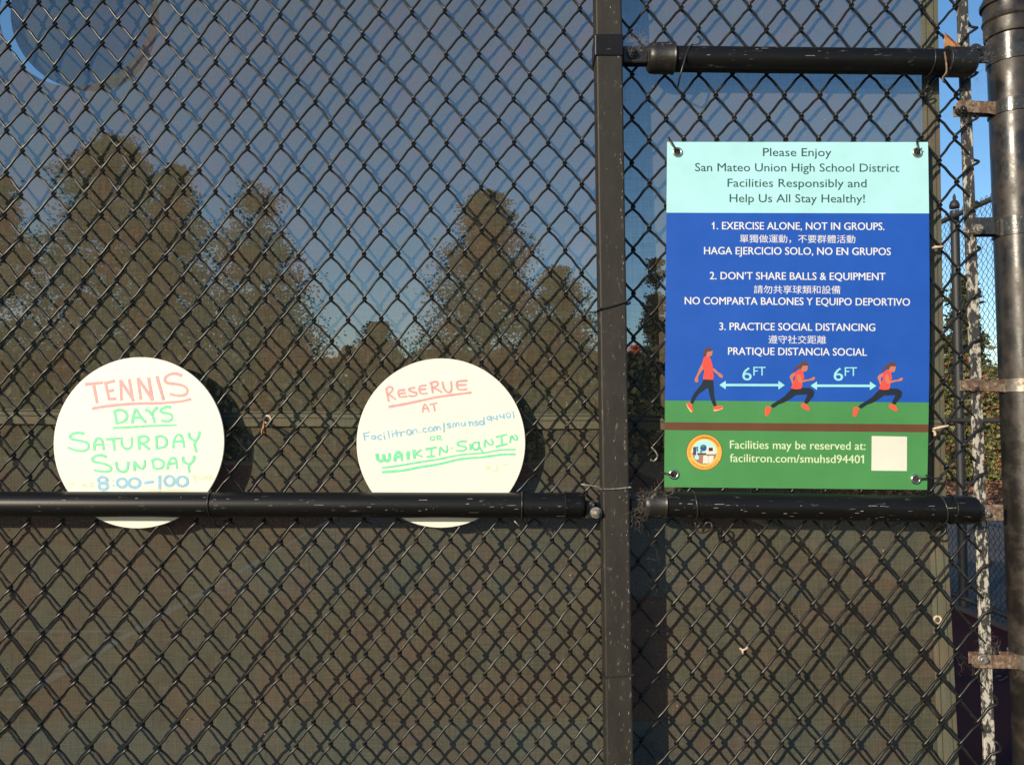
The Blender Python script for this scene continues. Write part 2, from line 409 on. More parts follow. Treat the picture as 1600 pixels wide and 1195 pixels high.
# sleeve band round the square post at the top rail
def sleeve(py0, py1, grow=.0018, m='bandblack'):
    z1, z0 = U(950, py0, yf).z, U(950, py1, yf).z
    b = MB(); zc = (z0+z1)/2; b.box((cxz(zc)-.0006, (yf+yb)/2, zc), (2*hw+2*grow, yb-yf+2*grow, z1-z0))
    b.build('post_sleeve', M[m], fence, bevel=.002)
sleeve(54, 88, .0018, 'rail')
b = MB(); rr_ = random.Random(77)
for k in range(120):
    z = rr_.uniform(cxz(0)*0+.55, 2.45); x = cxz(z)+hw-rr_.uniform(.0035, .0075)-(.030*rr_.random() if rr_.random() < .25 else 0); l_ = rr_.uniform(.0006, .0028); w2 = rr_.uniform(.0003, .0007)
    b.face([(x-w2, yf-.0004, z-l_), (x+w2, yf-.0004, z-l_*.8), (x+w2*.8, yf-.0004, z+l_), (x-w2, yf-.0004, z+l_*.7)])
tag(b.build('paint_chip', mat('bare chipped primer', (.22,.20,.17), .8, var=.4, vscale=200), fence), kind='stuff')
# ties around the square post
def tie_round_post(pyL, pyR, rad=.0012, m='tie', ext=.0):
    zL, zR = U(930, pyL, yf).z, U(975, pyR, yf).z; xc = cxz((zL+zR)/2); g = hw+rad*1.2
    pts = [(xc-g-.02-ext, -.004, zL+.004), (xc-g-.008, -.007, zL+.001), (xc-g, yb-.005, zL), (xc-g, yf-rad, zL), (xc-g+.002, yf-rad*1.4, zL), (xc, yf-rad*1.3, (zL+zR)/2-.001), (xc+g-.002, yf-rad*1.4, zR), (xc+g, yf, zR), (xc+g, yb-.004, zR+.001), (xc+g+.008, -.006, zR+.002), (xc+g+.012, -.003, zR+.006)]
    b = MB(); b.tube(catmull(pts, 3), rad, 6); b.build('tie_wire', M[m], fence, smooth=True)
tie_round_post(483, 471, .0017, 'tie', .006)
tie_round_post(764, 761, .0015, 'zinc', .010)
tie_round_post(1057, 1054, .0010)

# pipe rails
def rail(p0, p1, r, name='rail', Y=-.028, mat_='rail'):
    A, B = U(*p0, Y), U(*p1, Y); b = MB(); L = (B-A).length
    b.lathe(A, B, [(0, r), (L, r)], 40); return b.build(name, M[mat_], fence, smooth=True, auto=.7), A, B
def cup(parent, pA, pB, r, Y=-.028, ridge=True, m='cup', flip=False):
    """rail end: a socket with a bead at its open edge and a domed closed end; pA is the open side"""
    A, B = U(*pA, Y), U(*pB, Y); L = (B-A).length; b = MB()
    b.lathe(A, B, [(-.0003, r*.97), (0, r*1.02), (.0012, r*1.06), (.0028, r*1.03), (.004, r), (L*.72, r), (L*.9, r*.94), (L*.99, r*.8), (L, r*.6)], 40)
    o = b.build('rail_end', M[m], parent, smooth=True, auto=.9); return o, A, B
def bolt(parent, px, py, Y, r=.0075, m='zinc', tilt=0):
    P = U(px, py, Y); b = MB(); D = Vector((0,-1,0))
    b.lathe(P + Vector((0,.006,0)), P + D, [(0, r*1.3), (.0062, r*1.3), (.0068, r*1.22)], 24)
    b.tube_rings([(P+Vector((0,.0,0)), r*1.0), (P+Vector((0,-.0048,0)), r*1.0), (P+Vector((0,-.0056,0)), r*.86)], D, 6)
    b.lathe(P + Vector((0,-.0054,0)), P + D, [(0, r*.5), (.0045, r*.5), (.0052, r*.36)], 12)
    return b.build('bolt', M[m], parent)

ra, _, _ = rail((-640, 785.5), (897, 789.4), .0212)
cup(ra, (882, 789.3), (914, 789.4), .0225, m='rail')
bp = MB(); bp.box(U(921, 796, -.024), (.017, .026, .030)); bp.build('bracket', M['cup'], ra, bevel=.003)
bolt(ra, 931.5, 801, -.0585, .0072)
rb, _, _ = rail((1028, 787.5), (1500, 795.8), .0222)
cup(rb, (1040, 787.5), (1004, 788), .0234)
q, _, _ = cup(rb, (1484, 795.5), (1526, 797), .0240, m='rail')
bp = MB(); bp.box(U(995, 790, -.024), (.024, .018, .026)); bp.build('bracket', M['cup'], rb, bevel=.003)
bp = MB(); bp.box(U(1547, 800.5, -.020), (.044, .005, .027)); pl = bp.build('bracket', M['rust'], rb, bevel=.0015)
bolt(rb, 1540, 801, -.026, .0068)
rt, _, _ = rail((1034, 92.5), (1497, 97.5), .0216)
cup(rt, (1053, 91.5), (1011, 91.5), .0262)
cup(rt, (1476, 97.5), (1521, 98), .0252)
bp = MB(); bp.box(U(991, 89, -.024), (.044, .020, .030)); bp.build('bracket', M['cup'], rt, bevel=.003)
bolt(rt, 988, 83, -.037, .0072, 'cup')
bp = MB(); bp.box(U(1530, 86, -.016), (.030, .006, .030)); bp.build('bracket', M['cup'], rt, bevel=.002)
bolt(rt, 1525, 78, -.024, .0085, 'bandblack')

def chips(parent, p0, p1, r, n, seed, Y=-.028, a0=-50, a1=40):
    rd = random.Random(seed); A, B = U(*p0, Y), U(*p1, Y); b = MB()
    for k in range(n):
        t = rd.random(); c = A+(B-A)*t; a = math.radians(rd.uniform(a0, a1)); l_ = rd.uniform(.0006, .0045)*(1 if rd.random() < .75 else 2); da = rd.uniform(.008, .03)
        rr = r+.0003; P_ = lambda q, x: c + Vector((x, -math.cos(q)*rr, math.sin(q)*rr))
        b.face([P_(a-da, -l_), P_(a-da*.6, l_), P_(a+da, l_*.8), P_(a+da*.7, -l_*.9)])
    tag(b.build('paint_chip', M['chip'], parent), kind='stuff')
M['chip'] = mat('chipped pale primer', (.26,.24,.21), .8, var=.5, vscale=300)
chips(ra, (330, 786.8), (900, 789.4), .0212, 34, 1); chips(ra, (-600, 785.8), (330, 786.8), .0212, 14, 2)
chips(rb, (1045, 787.7), (1500, 795.8), .0222, 38, 3, a0=-50, a1=20); chips(rt, (1060, 92.6), (1480, 97.4), .0216, 16, 4, a0=-10, a1=60)

# wire loops tying the mesh to the rails
def tie_rail(px, py, r, hookfront=None, slant=0, Y=-.028, rad=.0012, m='tie'):
    c = U(px, py, Y); pts = []
    for a in range(-70, 255, 20):
        q = math.radians(a); rr = r+rad
        pts.append(c + Vector((slant*math.sin(q)*.5 + slant*.5, -math.cos(q)*rr, math.sin(q)*rr)))
    pts = [pts[0] + Vector((-.004, .012, -.006))] + pts + [pts[-1] + Vector((.006, .010, .004))]
    b = MB(); b.tube(pts, rad, 6); b.build('tie_wire', M[m], fence, smooth=True)
tie_rail(333, 786.8, .0212, slant=-.003)
tie_rail(815, 789.2, .0212, slant=.001, rad=.0014)
tie_rail(1087, 788.8, .0222, slant=-.005, rad=.0016)
tie_rail(1472, 795.5, .0222, slant=-.006, rad=.0015)
tie_rail(1451, 97, .0216, slant=.001)
def wirepx(P, rad, m='tie', name='tie_wire', parent=None):
    b = MB(); b.tube(catmull([U(*p) for p in P], 4), rad, 6)
    return b.build(name, M[m], parent or fence, smooth=True)
wirepx([(1058,140,-.004),(1060,132,-.03),(1062,122,-.047),(1068,100,-.0525),(1075,78,-.048),(1082,70,-.046),(1090,68,-.05),(1094,64,-.052),(1093,59,-.05),(1090,58,-.047)], .0016)
wirepx([(1086,815,-.03),(1090,830,-.03),(1100,832,-.032),(1112,824,-.03),(1110,816,-.028),(1102,818,-.026),(1098,830,-.02),(1104,818,-.01)], .0016)
wirepx([(1449,112,-.02),(1450,128,-.014),(1446,140,-.008),(1436,148,-.006),(1446,150,-.009),(1456,142,-.012),(1449,136,-.016),(1440,150,-.004)], .0014)
wirepx([(1470,816,-.03),(1462,826,-.012),(1456,832,-.006),(1466,838,-.009),(1478,828,-.012),(1466,820,-.008),(1456,838,-.003)], .0018)
wirepx([(333,808,-.03),(337,820,-.02),(344,822,-.012),(352,812,-.004)], .0012)
wirepx([(816,811,-.03),(822,818,-.02),(828,816,-.012),(832,811,-.004)], .0014)
wirepx([(804,814,-.03),(807,817,-.03),(812,822,-.02)], .0010, 'bone')
wirepx([(1478,130,-.02),(1475,128,-.045),(1473,122,-.05),(1479,112,-.054),(1478,95,-.0555),(1476,82,-.052)], .0016, 'rust')

# round post with its cap and clamps
PR = .0365
pc = lambda py: U(interp(1575, 1621, py/1195), py, .004)
At = pc(52); Ab = pc(1195); d = (Ab-At).normalized(); tgt = At + d*((0-At.z)/d.z)
b = MB(); b.lathe(At, tgt, [(-.03, PR), ((tgt-At).length, PR)], 56); rp = b.build('round_post', M['round'], fence, smooth=True, auto=.7)
T0 = pc(60); up = -d
b = MB(); b.lathe(T0, T0+up, [(0, PR+.0035), (.001, PR+.004), (.026, PR+.004), (.027, PR+.005), (.030, PR+.0065), (.034, PR+.005), (.036,PR+.0042),(.056,PR+.0042),(.057, PR+.0085), (.063, PR+.009), (.068, PR+.006), (.085, PR*.95), (.10, PR*.72), (.112, PR*.4), (.118, .003)], 56)
b.build('post_cap', M['round'], fence, smooth=True, auto=.6)
def clamp(py, half_px, tab0, m, bpx, bm='zinc', tabm=None, th=.0022, tilt=0, bY=-.0150):
    P = pc(py); h = half_px*1.11e-3
    b = MB(); b.lathe(P-up*h, P+up*h, [(0, PR), (.0002, PR+th), (2*h-.0002, PR+th), (2*h, PR)], 56)
    o = b.build('tension_band', M[m], fence, smooth=True, auto=.6)
    A = U(tab0, py, -.009); xe = P.x - PR*.80; hh = h*.92
    # a bent strap: runs straight past the bar, then steps back towards the post; rounded outer end
    t = MB(); prof = [(A.x, 0), (A.x+.0012, .55*hh), (A.x+.004, .85*hh), (A.x+.008, hh), (xe-.020, hh), (xe-.010, h), (xe, h)]
    for sy, yy in ((1, -.0105),):
        n0 = len(t.v)
        for x, zz in prof:
            yb_ = yy + (.0045*sst(xe-.026, xe-.006, x) - .0008*math.sin((x-A.x)*190))
            sag = .0015*math.sin((x-A.x)*60)
            for dy_ in (-.0014, .0014):
                for sz in (-1, 1): t.v.append(Vector((x, yb_+dy_, P.z+sag+sz*max(zz, hh*.3))))
        for k in range(len(prof)-1):
            a_ = n0+4*k; t.f += [(a_, a_+4, a_+5, a_+1), (a_+2, a_+3, a_+7, a_+6), (a_, a_+2, a_+6, a_+4), (a_+1, a_+5, a_+7, a_+3)]
        m_ = n0+4*(len(prof)-1); t.f += [(n0, n0+1, n0+3, n0+2), (m_, m_+2, m_+3, m_+1)]
    t.box(((A.x+xe)/2+.004, .0125, P.z), (xe-A.x-.008, .0025, 1.8*hh))
    t.build('clamp_tab', M[tabm or m], o, bevel=.0008)
    bolt(o, bpx, py+1, bY, .0068, bm)
    return o
clamp(172, 10.5, 1493, 'bandblack', 1503, 'cup', 'rust')
clamp(357, 14.5, 1517, 'bandblack', 1529, 'zinc', 'bandblack')
clamp(602, 10, 1503, 'band', 1520, 'rust', 'rust')
clamp(1029, 11, 1517, 'band', 1536, 'zinc', 'rust')
P = pc(92); b = MB(); b.lathe(P-up*.012, P+up*.012, [(0, PR), (.0002, PR+.002), (.0238, PR+.002), (.024, PR)], 56); b.build('tension_band', M['bandblack'], fence, smooth=True, auto=.6)

# tension bar
b = MB()
for k in range(12):
    y0_, y1_ = -300+k*170, -300+(k+1)*170
    if k in (0,): pass
TB = [U(interp(1503, 1546, -500/1195), -500, .004), U(interp(1503, 1546, 1750/1195), 1750, .004)]
dd = (TB[1]-TB[0]).normalized(); sx = .0095
vs = []
for p in TB:
    vs += [p+Vector((-sx, -.003, 0)), p+Vector((sx, -.003, 0)), p+Vector((sx, .003, 0)), p+Vector((-sx, .003, 0))]
b.v = vs; b.f = [(0,1,5,4),(1,2,6,5),(2,3,7,6),(3,0,4,7),(0,3,2,1),(4,5,6,7)]
b.build('tension_bar', M['bar'], fence, bevel=.0012)

# ------------------------------------------------------------------ windscreens
def depth(x, z):
    t = sst(2.30, 1.72, z) if False else 1-sst(1.72, 2.30, z)
    d = .015 + .0145*t + .005*t*sst(.2, .8, -x) - .006*t*sst(.15, .7, x) - .003*sst(.68, .76, x)
    d += .0011*noise.noise(Vector((x*2.5+z*3, z*15, 7.7)))*t + .0007*noise.noise(Vector((x*18, z*3, 2.1)))
    return d + .0018*noise.noise(Vector((x*2.2, z*1.7, 4.2))) + .0010*noise.noise(Vector((x*9, z*7, 1.2)))
HC = U(119, 19, .016); HR = .1365          # round wind vent, top left
def hem_x(py, side):   # right edge of the cloth in pixels
    L = [(-600, 1426, 1455), (0, 1438, 1465), (800, 1451, 1478), (1195, 1466, 1498), (1800, 1485, 1520)]
    for a, b_ in zip(L, L[1:]):
        if py <= b_[0]: t = (py-a[0])/(b_[0]-a[0]); return interp(a[1+side], b_[1+side], t)
    return L[-1][1+side]
def cloth(name, py0, py1L, py1R, hole, dy, m, parent):
    """grid whose rows follow the (slightly sagging) hem between py0 and py1"""
    NX, NY = 190, 84; V = []
    for j in range(NY+1):
        for i in range(NX+1):
            u = i/NX; t = j/NY
            pyb = interp(py1L, py1R, u) + 1.5*math.sin(u*17)
            py = interp(py0, pyb, t); px = interp(-760, hem_x(py, 1), u)
            p = U(px, py, 0); p = U(px, py, depth(p.x, p.z)+dy); V.append(p)
    Fc = []
    for j in range(NY):
        for i in range(NX):
            q = [j*(NX+1)+i, (j+1)*(NX+1)+i, (j+1)*(NX+1)+i+1, j*(NX+1)+i+1]
            if hole:
                c = sum((V[k] for k in q), Vector())/4
                if math.hypot(c.x-HC.x, c.z-HC.z) < HR: continue
            Fc.append(tuple(q))
    if hole:
        from collections import Counter
        cnt = Counter(k for f in Fc for k in f)
        for k, p in enumerate(V):
            dxx, dzz = p.x-HC.x, p.z-HC.z; rr = math.hypot(dxx, dzz)
            if 0 < cnt.get(k, 0) < 4 and rr < HR*1.25:
                V[k] = Vector((HC.x+dxx/rr*HR, p.y, HC.z+dzz/rr*HR))
    b = MB(); b.v = V; b.f = Fc
    return b.build(name, m, parent, smooth=True)
def strip(name, fa, fb, n, dy, m, parent, rows=3):
    """fa, fb: functions t -> pixel of the two edges"""
    b = MB()
    for k in range(n+1):
        A = fa(k/n); B = fb(k/n)
        for r in range(rows+1):
            px, py = interp(A[0], B[0], r/rows), interp(A[1], B[1], r/rows)
            p = U(px, py, 0); b.v.append(U(px, py, depth(p.x, p.z)+dy - (.0008*math.sin(math.pi*r/rows))))
    for k in range(n):
        for r in range(rows):
            a = k*(rows+1)+r; b.f.append((a, a+1, a+rows+2, a+rows+1))
    return b.build(name, m, parent, smooth=True)
def seamline(name, f, n, dy, parent, r=.0006):
    pts = []
    for k in range(n+1):
        px, py = f(k/n); p = U(px, py, 0); pts.append(U(px, py, depth(p.x, p.z)+dy))
    b = MB(); b.tube(pts, r, 4); b.build(name, M['stitch'], parent)
up_s = empty('upper_windscreen', U(700, 672, .017), label='upper grey woven windscreen cloth with round vent, ending at the horizontal hem', cat='windscreen')
lo_s = empty('lower_windscreen', U(700, 1195, .023), label='lower brown woven windscreen cloth hanging below the horizontal hem', cat='windscreen')
hemb = lambda t: interp(663, 675.5, (interp(-760, 1466, t)+0)/1466) + 1.2*math.sin(t*31)
cloth('cloth', -600, 656, 668, True, 0, M['cloth'], up_s)
cloth('cloth', 652, 1800, 1800, False, .006, M['low'], lo_s)
X = lambda t: interp(-760, 1477, t)
strip('hem', lambda t: (X(t), hemb(t)-23), lambda t: (X(t), hemb(t)), 160, -.0016, M['hem'], up_s)
seamline('stitching', lambda t: (X(t), hemb(t)-20.5), 160, -.0030, up_s)
seamline('stitching', lambda t: (X(t), hemb(t)-13), 160, -.0032, up_s)
V1 = lambda t: interp(-600, 652, t); V2 = lambda t: interp(676, 1700, t)
strip('side_hem', lambda t: (hem_x(V1(t), 0), V1(t)), lambda t: (hem_x(V1(t), 1)+.4, V1(t)), 80, -.0018, M['hem'], up_s)
strip('side_hem', lambda t: (hem_x(V2(t), 0), V2(t)), lambda t: (hem_x(V2(t), 1)+.4, V2(t)), 80, .0040, M['hem'], lo_s)
for V_, s_, dy in ((V1, up_s, -.0034), (V2, lo_s, .0024)):
    seamline('stitching', lambda t: (hem_x(V_(t), 0)+8, V_(t)), 80, dy, s_)
    seamline('stitching', lambda t: (hem_x(V_(t), 1)-7, V_(t)), 80, dy, s_, .0004)
# vent flap hinged at its top behind the round opening
b = MB(); n0 = 40
ang = math.radians(13)
hz = HC.z+HR
def flap(r, a):
    x = r*math.cos(a); z = r*math.sin(a)
    dzv = HR - z                                  # distance below the hinge
    y = .018 + dzv*math.sin(ang)*.8 + .006*math.sin(x*22) - .07*x*(dzv/(2*HR)) + .003*math.sin(z*30)
    y = max(y, .0205)
    return Vector((HC.x+x*1.0+.002*dzv/(2*HR), y, hz - dzv*math.cos(ang) + .008*(dzv/(2*HR))**2))
b.v.append(flap(0, 0))
for q in range(1, 13):
    for k in range(48): b.v.append(flap(HR*1.01*q/12, 2*math.pi*k/48))
for k in range(48): b.f.append((0, 1+k, 1+(k+1) % 48))
for q in range(11):
    for k in range(48):
        a = 1+q*48+k; c = 1+q*48+(k+1) % 48; b.f.append((a, a+48, c+48, c))
b.build('vent_flap', M['flap'], up_s, smooth=True)
# grommets and cords of the screens
def grommet(px, py, Y, parent, r=.0065, m='grommet', name='grommet', hole=True):
    P = U(px, py, Y); b = MB(); pts = [P+Vector((math.cos(a)*r, 0, math.sin(a)*r)) for a in [2*math.pi*k/24 for k in range(25)]]
    b.tube(pts, r*.33, 8, cap=False)
    o = b.build(name, M[m], parent, smooth=True)
    if hole:
        h = MB(); h.lathe(P+Vector((0,.0012,0)), P+Vector((0,-1,0)), [(0, r*.72), (.0009, r*.70)], 20); h.build('eyelet_hole', M['stitch'], o)
    return o
grommet(418, 655, .0265, up_s, .0062, 'bone')
grommet(1465, 968, .0245, lo_s, .0062, 'bone')
wirepx([(413,662,.028),(411,668,-.002),(409,674,-.004),(410,680,0)], .0016, 'cord', 'tie_cord', up_s)
wirepx([(413,656,.026),(412,664,-.001),(412,672,-.003),(413,678,0)], .0013, 'cord', 'tie_cord', up_s)
wirepx([(1457,388,.004),(1462,386,-.004),(1470,386,-.004),(1475,384,0)], .0022, 'bone', 'tie_cord', up_s)
wirepx([(1458,670,.004),(1466,668,-.004),(1476,666,-.006),(1482,665,-.004)], .0021, 'bone', 'tie_cord', up_s)
wirepx([(1458,672,.006),(1461,676,.006),(1461,681,.004)], .0024, 'bone', 'tie_cord', up_s)
wirepx([(1156,1012,-.006),(1160,1015,-.008),(1166,1013,-.006),(1168,1011,-.004)], .0019, 'bone', 'tie_cord', lo_s)
wirepx([(1160,1015,-.008),(1161,1021,-.006)], .0019, 'bone', 'tie_cord', lo_s)
wirepx([(1018,698,-.006),(1026,708,-.007),(1027,714,-.005),(1022,720,-.004),(1016,718,-.004)], .0016, 'zinc')

rs_ = random.Random(5)
b = MB()
for px, py in ((275,119),(377,183),(476,214),(267,538),(765,218),(120,1110),(665,1033),(1240,960),(1380,860),(843,416),(917,694)) + tuple((rs_.uniform(0,1430), rs_.uniform(60,1190)) for _ in range(26)):
    p = U(px, py, 0); q = U(px, py, depth(p.x, p.z)-.001); r = rs_.uniform(.0006, .0012)
    b.tube_rings([(q+Vector((0,.001,0)), r*.7), (q, r), (q-Vector((0,.0008,0)), r*.6)], Vector((0,-1,0)), 6)
tag(b.build('speck', M['bone'], lo_s), kind='stuff')

# ------------------------------------------------------------------ handwritten round boards
def marker(name, col):
    return mat('marker '+name, col, .5, var=.14, vscale=160, dirt=tuple(min(.84, c*1.25+.06) for c in col), dscale=240, dlo=.5, dhi=.8)
MK = {'r': marker('red', (.62,.31,.31)), 'g': marker('green', (.17,.64,.36)), 'b': marker('blue', (.25,.48,.62)), 'y': marker('yellow', (.80,.62,.36)), 'k': marker('faint', (.8,.76,.62))}
class Board:
    def __init__(s, label, cx, cy, rp, Y, o0, sc):
        s.Y = Y; s.root = empty('round_board', U(cx, cy+rp, Y), label=label, cat='board', group='handwritten round boards')
        P = U(cx, cy, Y); r = rp*1.112e-3*(1+(Y)/1.39)
        b = MB(); b.lathe(P+Vector((0,.0035,0)), P+Vector((0,-1,0)), [(0, r-.0006), (.0005, r), (.0030, r), (.0035, r-.0006)], 96)
        b.build('panel', M['board'], s.root, smooth=True, auto=.5)
        s.o = o0; s.sc = sc; s.n = 0
    def line(s, name, col, w, strokes, o0=None, sc=None):
        """strokes in zoomed-crop coordinates; one mesh per written line"""
        o0 = o0 or s.o; sc = sc or s.sc; b = MB()
        for st in strokes:
            cl = st[0] == 'c'; wd = w
            if cl: st = st[1:]
            P = [U(o0[0]+p[0]/sc, o0[1]+p[1]/sc, s.Y) for p in st]
            if cl or len(P) > 2 and st[0] != st[1] and cl: P = catmull(P, 6)
            s.n += 1; y = s.Y-.00012-.00006*(s.n % 7)
            h = wd*1.12/sc*1.112e-3/2; pts = []
            n0 = len(b.v); m_ = len(P)
            for i, p in enumerate(P):
                t = P[min(i+1, m_-1)]-P[max(i-1, 0)]; t.y = 0; t.normalize(); nn = Vector((-t.z, 0, t.x))
                if 0 < i < m_-1:
                    a = (P[i]-P[i-1]).normalized(); c = max(.6, abs(a.dot(t))); nn = nn/c
                e = t*h*.6*(-1 if i == 0 else (1 if i == m_-1 else 0))
                k = h*(1+.22*noise.noise(p*120)+.15*noise.noise(p*420))*(1.12-.24*i/m_)
                for sgn in (1, -1):
                    q = p+e+nn*k*sgn; b.v.append(Vector((q.x, y-.00005*i/m_, q.z)))
            for i in range(m_-1): b.f.append((n0+2*i, n0+2*i+1, n0+2*i+3, n0+2*i+2))
        o = b.build(name, MK[col], s.root); o['label'] = None or name.replace('_', ' ')
        del o['label']
        return o
def arc(cx, cy, rx, ry, a0=0, a1=360, n=14):
    return ['c'] + [(cx+rx*math.cos(math.radians(a0+(a1-a0)*k/n)), cy+ry*math.sin(math.radians(a0+(a1-a0)*k/n))) for k in range(n+1)]

s1 = 6.667
B1 = Board('white round board with handwritten tennis days, left of the two boards behind the rail', 217, 691, 133, -.0075, (100, 570), s1)
B1.line('lettering', 'r', 26, [
    [(228,203),(400,186)], [(308,200),(345,392)],
    [(432,182),(470,358)], [(432,190),(520,168)], [(455,275),(510,265)], [(465,356),(535,352)],
    [(600,365),(590,165)], [(590,165),(725,370)], [(718,370),(680,155)],
    [(800,355),(770,145)], [(775,145),(922,362)], [(918,362),(882,140)],
    [(968,125),(1035,358)],
    ['c', (1225,112),(1170,92),(1110,98),(1065,125),(1052,160),(1080,190),(1150,198),(1220,210),(1270,235),(1288,270),(1270,305),(1225,320),(1165,318),(1110,305)]])
B1.line('underline', 'r', 24, [['c', (300,455),(420,434),(560,418),(700,406),(830,402),(980,400),(1120,390),(1230,378),(1318,358)]])
B1.line('lettering', 'g', 26, [
    [(528,485),(552,610)], ['c', (520,488),(580,468),(640,490),(658,530),(640,575),(600,598),(550,608)],
    ['c', (712,602),(722,540),(745,468),(775,500),(805,550),(850,595)], [(722,548),(800,548)],
    ['c', (850,470),(880,478),(915,515)], ['c', (972,445),(935,480),(925,520),(935,560),(945,600)],
    ['c', (1110,440),(1060,440),(1015,462),(1010,485),(1040,500),(1100,510),(1128,535),(1118,570),(1080,588),(1020,580)]])
B1.line('underline', 'g', 22, [[(515,657),(700,648),(900,635),(1165,627)]])
o2 = (100, 670)
B1.line('lettering', 'g', 24, [
    ['c', (205,48),(150,40),(95,50),(65,80),(85,105),(150,120),(220,135),(258,165),(250,205),(210,228),(150,228),(90,212),(45,195)],
    ['c', (318,215),(318,150),(345,102),(385,105),(405,150),(412,215)], [(320,165),(400,162)],
    [(448,108),(572,98)], [(515,110),(530,222)],
    ['c', (600,95),(603,150),(625,195),(665,208),(700,185),(708,140),(706,92)],
    [(780,90),(785,210)], ['c', (775,92),(830,75),(872,88),(878,115),(850,140),(800,148)], ['c', (810,148),(850,180),(890,210)],
    [(962,85),(968,205)], ['c', (955,85),(1010,75),(1060,100),(1070,145),(1045,185),(975,203)],
    ['c', (1140,195),(1145,130),(1170,75),(1205,60),(1232,90),(1245,140),(1252,192)], [(1150,132),(1240,128)],
    ['c', (1305,45),(1310,85),(1345,115),(1375,120)], ['c', (1415,32),(1400,85),(1375,125),(1360,160),(1378,235)]], o2)
B1.line('lettering', 'g', 24, [
    ['c', (438,290),(390,272),(330,282),(295,312),(310,340),(370,352),(440,370),(488,400),(485,432),(440,445),(370,440),(318,428)],
    ['c', (545,350),(550,395),(575,435),(620,448),(655,425),(665,385),(668,345)],
    ['c', (735,430),(735,385),(735,345),(760,375),(790,405),(820,410),(838,380),(842,330)],
    [(925,330),(935,405)], ['c', (915,330),(970,312),(1020,330),(1042,360),(1025,400),(985,415),(930,405)],
    ['c', (1080,415),(1090,360),(1115,310),(1150,305),(1172,345),(1178,408)], [(1088,365),(1172,355)],
    ['c', (1240,295),(1245,335),(1280,360),(1305,362)], ['c', (1355,285),(1350,325),(1320,360),(1300,385),(1305,450)]], o2)
B1.line('lettering', 'b', 27, [
    arc(402,532,44,32), arc(412,598,45,34), arc(605,562,50,46), arc(735,562,58,48), [(845,560),(930,550)], [(998,490),(998,640)],
    arc(1098,540,50,50), arc(1232,545,55,50)], o2)
B1.line('lettering', 'y', 9, [[(60,575),(120,560)], [(88,572),(95,600)], [(190,575),(205,598),(225,572),(240,600)], [(270,570),(310,560)], [(275,598),(315,590)], [(278,570),(282,600)],
    [(1335,495),(1385,482)], [(1360,490),(1370,545)], [(1410,500),(1418,530)], [(1440,525),(1450,495),(1468,525),(1485,490),(1495,520)], [(1512,495),(1550,485)], [(1515,525),(1555,515)], [(1512,495),(1518,525)]], o2)
B1.line('underline', 'y', 12, [[(880,640),(1280,632)]], o2)
B1.line('lettering', 'b', 11, [[(505,538),(524,537)], [(508,590),(527,590)]], o2)

s2 = 6.154; oA = (560, 580); oB = (560, 660)
B2 = Board('white round board with handwritten reserve notice, right of the two boards', 689, 691.5, 131.5, -.0075, oA, s2)
B2.line('lettering', 'r', 17, [
    [(268,168),(292,288)], ['c', (265,172),(295,150),(325,158),(325,185),(300,212),(280,225)], ['c', (290,222),(325,245),(358,270)],
    ['c', (445,180),(390,185),(385,215),(400,245),(465,242)], [(388,215),(450,210)],
    ['c', (540,158),(495,165),(490,182),(520,198),(555,205),(555,228),(520,240),(485,235)],
    ['c', (650,135),(595,145),(585,175),(605,215),(662,212)], [(590,175),(648,170)],
    [(700,110),(715,205)], ['c', (690,115),(740,100),(765,115),(755,140),(710,158)], ['c', (720,158),(760,175),(800,202)],
    ['c', (808,105),(820,160),(850,198),(880,200),(895,170),(890,100)],
    ['c', (1042,90),(960,98),(945,130),(955,165),(985,178),(1042,172)], [(945,135),(1035,130)]])
B2.line('underline', 'r', 20, [['c', (295,342),(430,318),(600,282),(750,250),(900,228),(1082,205)]])
B2.line('lettering', 'r', 14, [['c', (618,392),(625,345),(640,318),(660,345),(680,390)], [(622,360),(672,355)], [(688,320),(755,305)], [(722,315),(735,380)]])
fx = 12
B2.line('lettering', 'b', fx, [
    [(50,105),(60,172)], [(42,108),(110,92)], [(55,135),(98,128)],
    arc(142,142,18,16), [(162,125),(165,158)],
    ['c', (218,122),(190,128),(188,148),(200,162),(222,158)],
    [(246,125),(252,160)], [(242,100),(244,106)], [(285,82),(298,150)], [(325,105),(332,138)], [(320,82),(322,88)],
    [(362,70),(372,135)], [(342,105),(398,92)], ['c', (408,132),(408,100),(418,90),(445,88)],
    arc(485,92,22,24), ['c', (525,112),(522,85),(535,70),(558,70),(565,100)],
    [(592,92),(594,98)],
    ['c', (650,55),(625,60),(622,80),(635,92),(658,86)], arc(692,65,20,20), ['c', (728,82),(728,48),(745,42),(755,72),(758,45),(775,38),(790,68)],
    [(822,90),(822,5)],
    ['c', (882,8),(858,12),(855,26),(880,30),(885,45),(858,50)],
    ['c', (912,48),(910,12),(925,8),(938,38),(942,8),(958,2),(970,34)],
    ['c', (988,2),(992,26),(1012,30),(1022,18),(1024,-6)], [(1024,0),(1030,30)],
    ], oB)
B2.line('lettering', 'b', fx, [
    [(1060,478),(1070,525)], ['c', (1066,505),(1080,488),(1095,490),(1102,520)],
    ['c', (1142,480),(1122,482),(1122,495),(1145,502),(1145,515),(1120,520)],
    arc(1182,495,20,18), [(1205,445),(1212,512)],
    arc(1255,450,18,16), [(1275,432),(1282,480)],
    ['c', (1295,435),(1300,455),(1325,452)], [(1330,425),(1335,468)],
    ['c', (1360,415),(1362,440),(1400,435)], [(1395,410),(1400,455)],
    arc(1442,422,20,22), [(1488,388),(1495,448)]], oA)
B2.line('lettering', 'g', 11, [arc(712,152,22,17), [(755,130),(762,170)], ['c', (752,132),(785,128),(785,148),(762,152)], [(770,152),(802,168)]], oB)
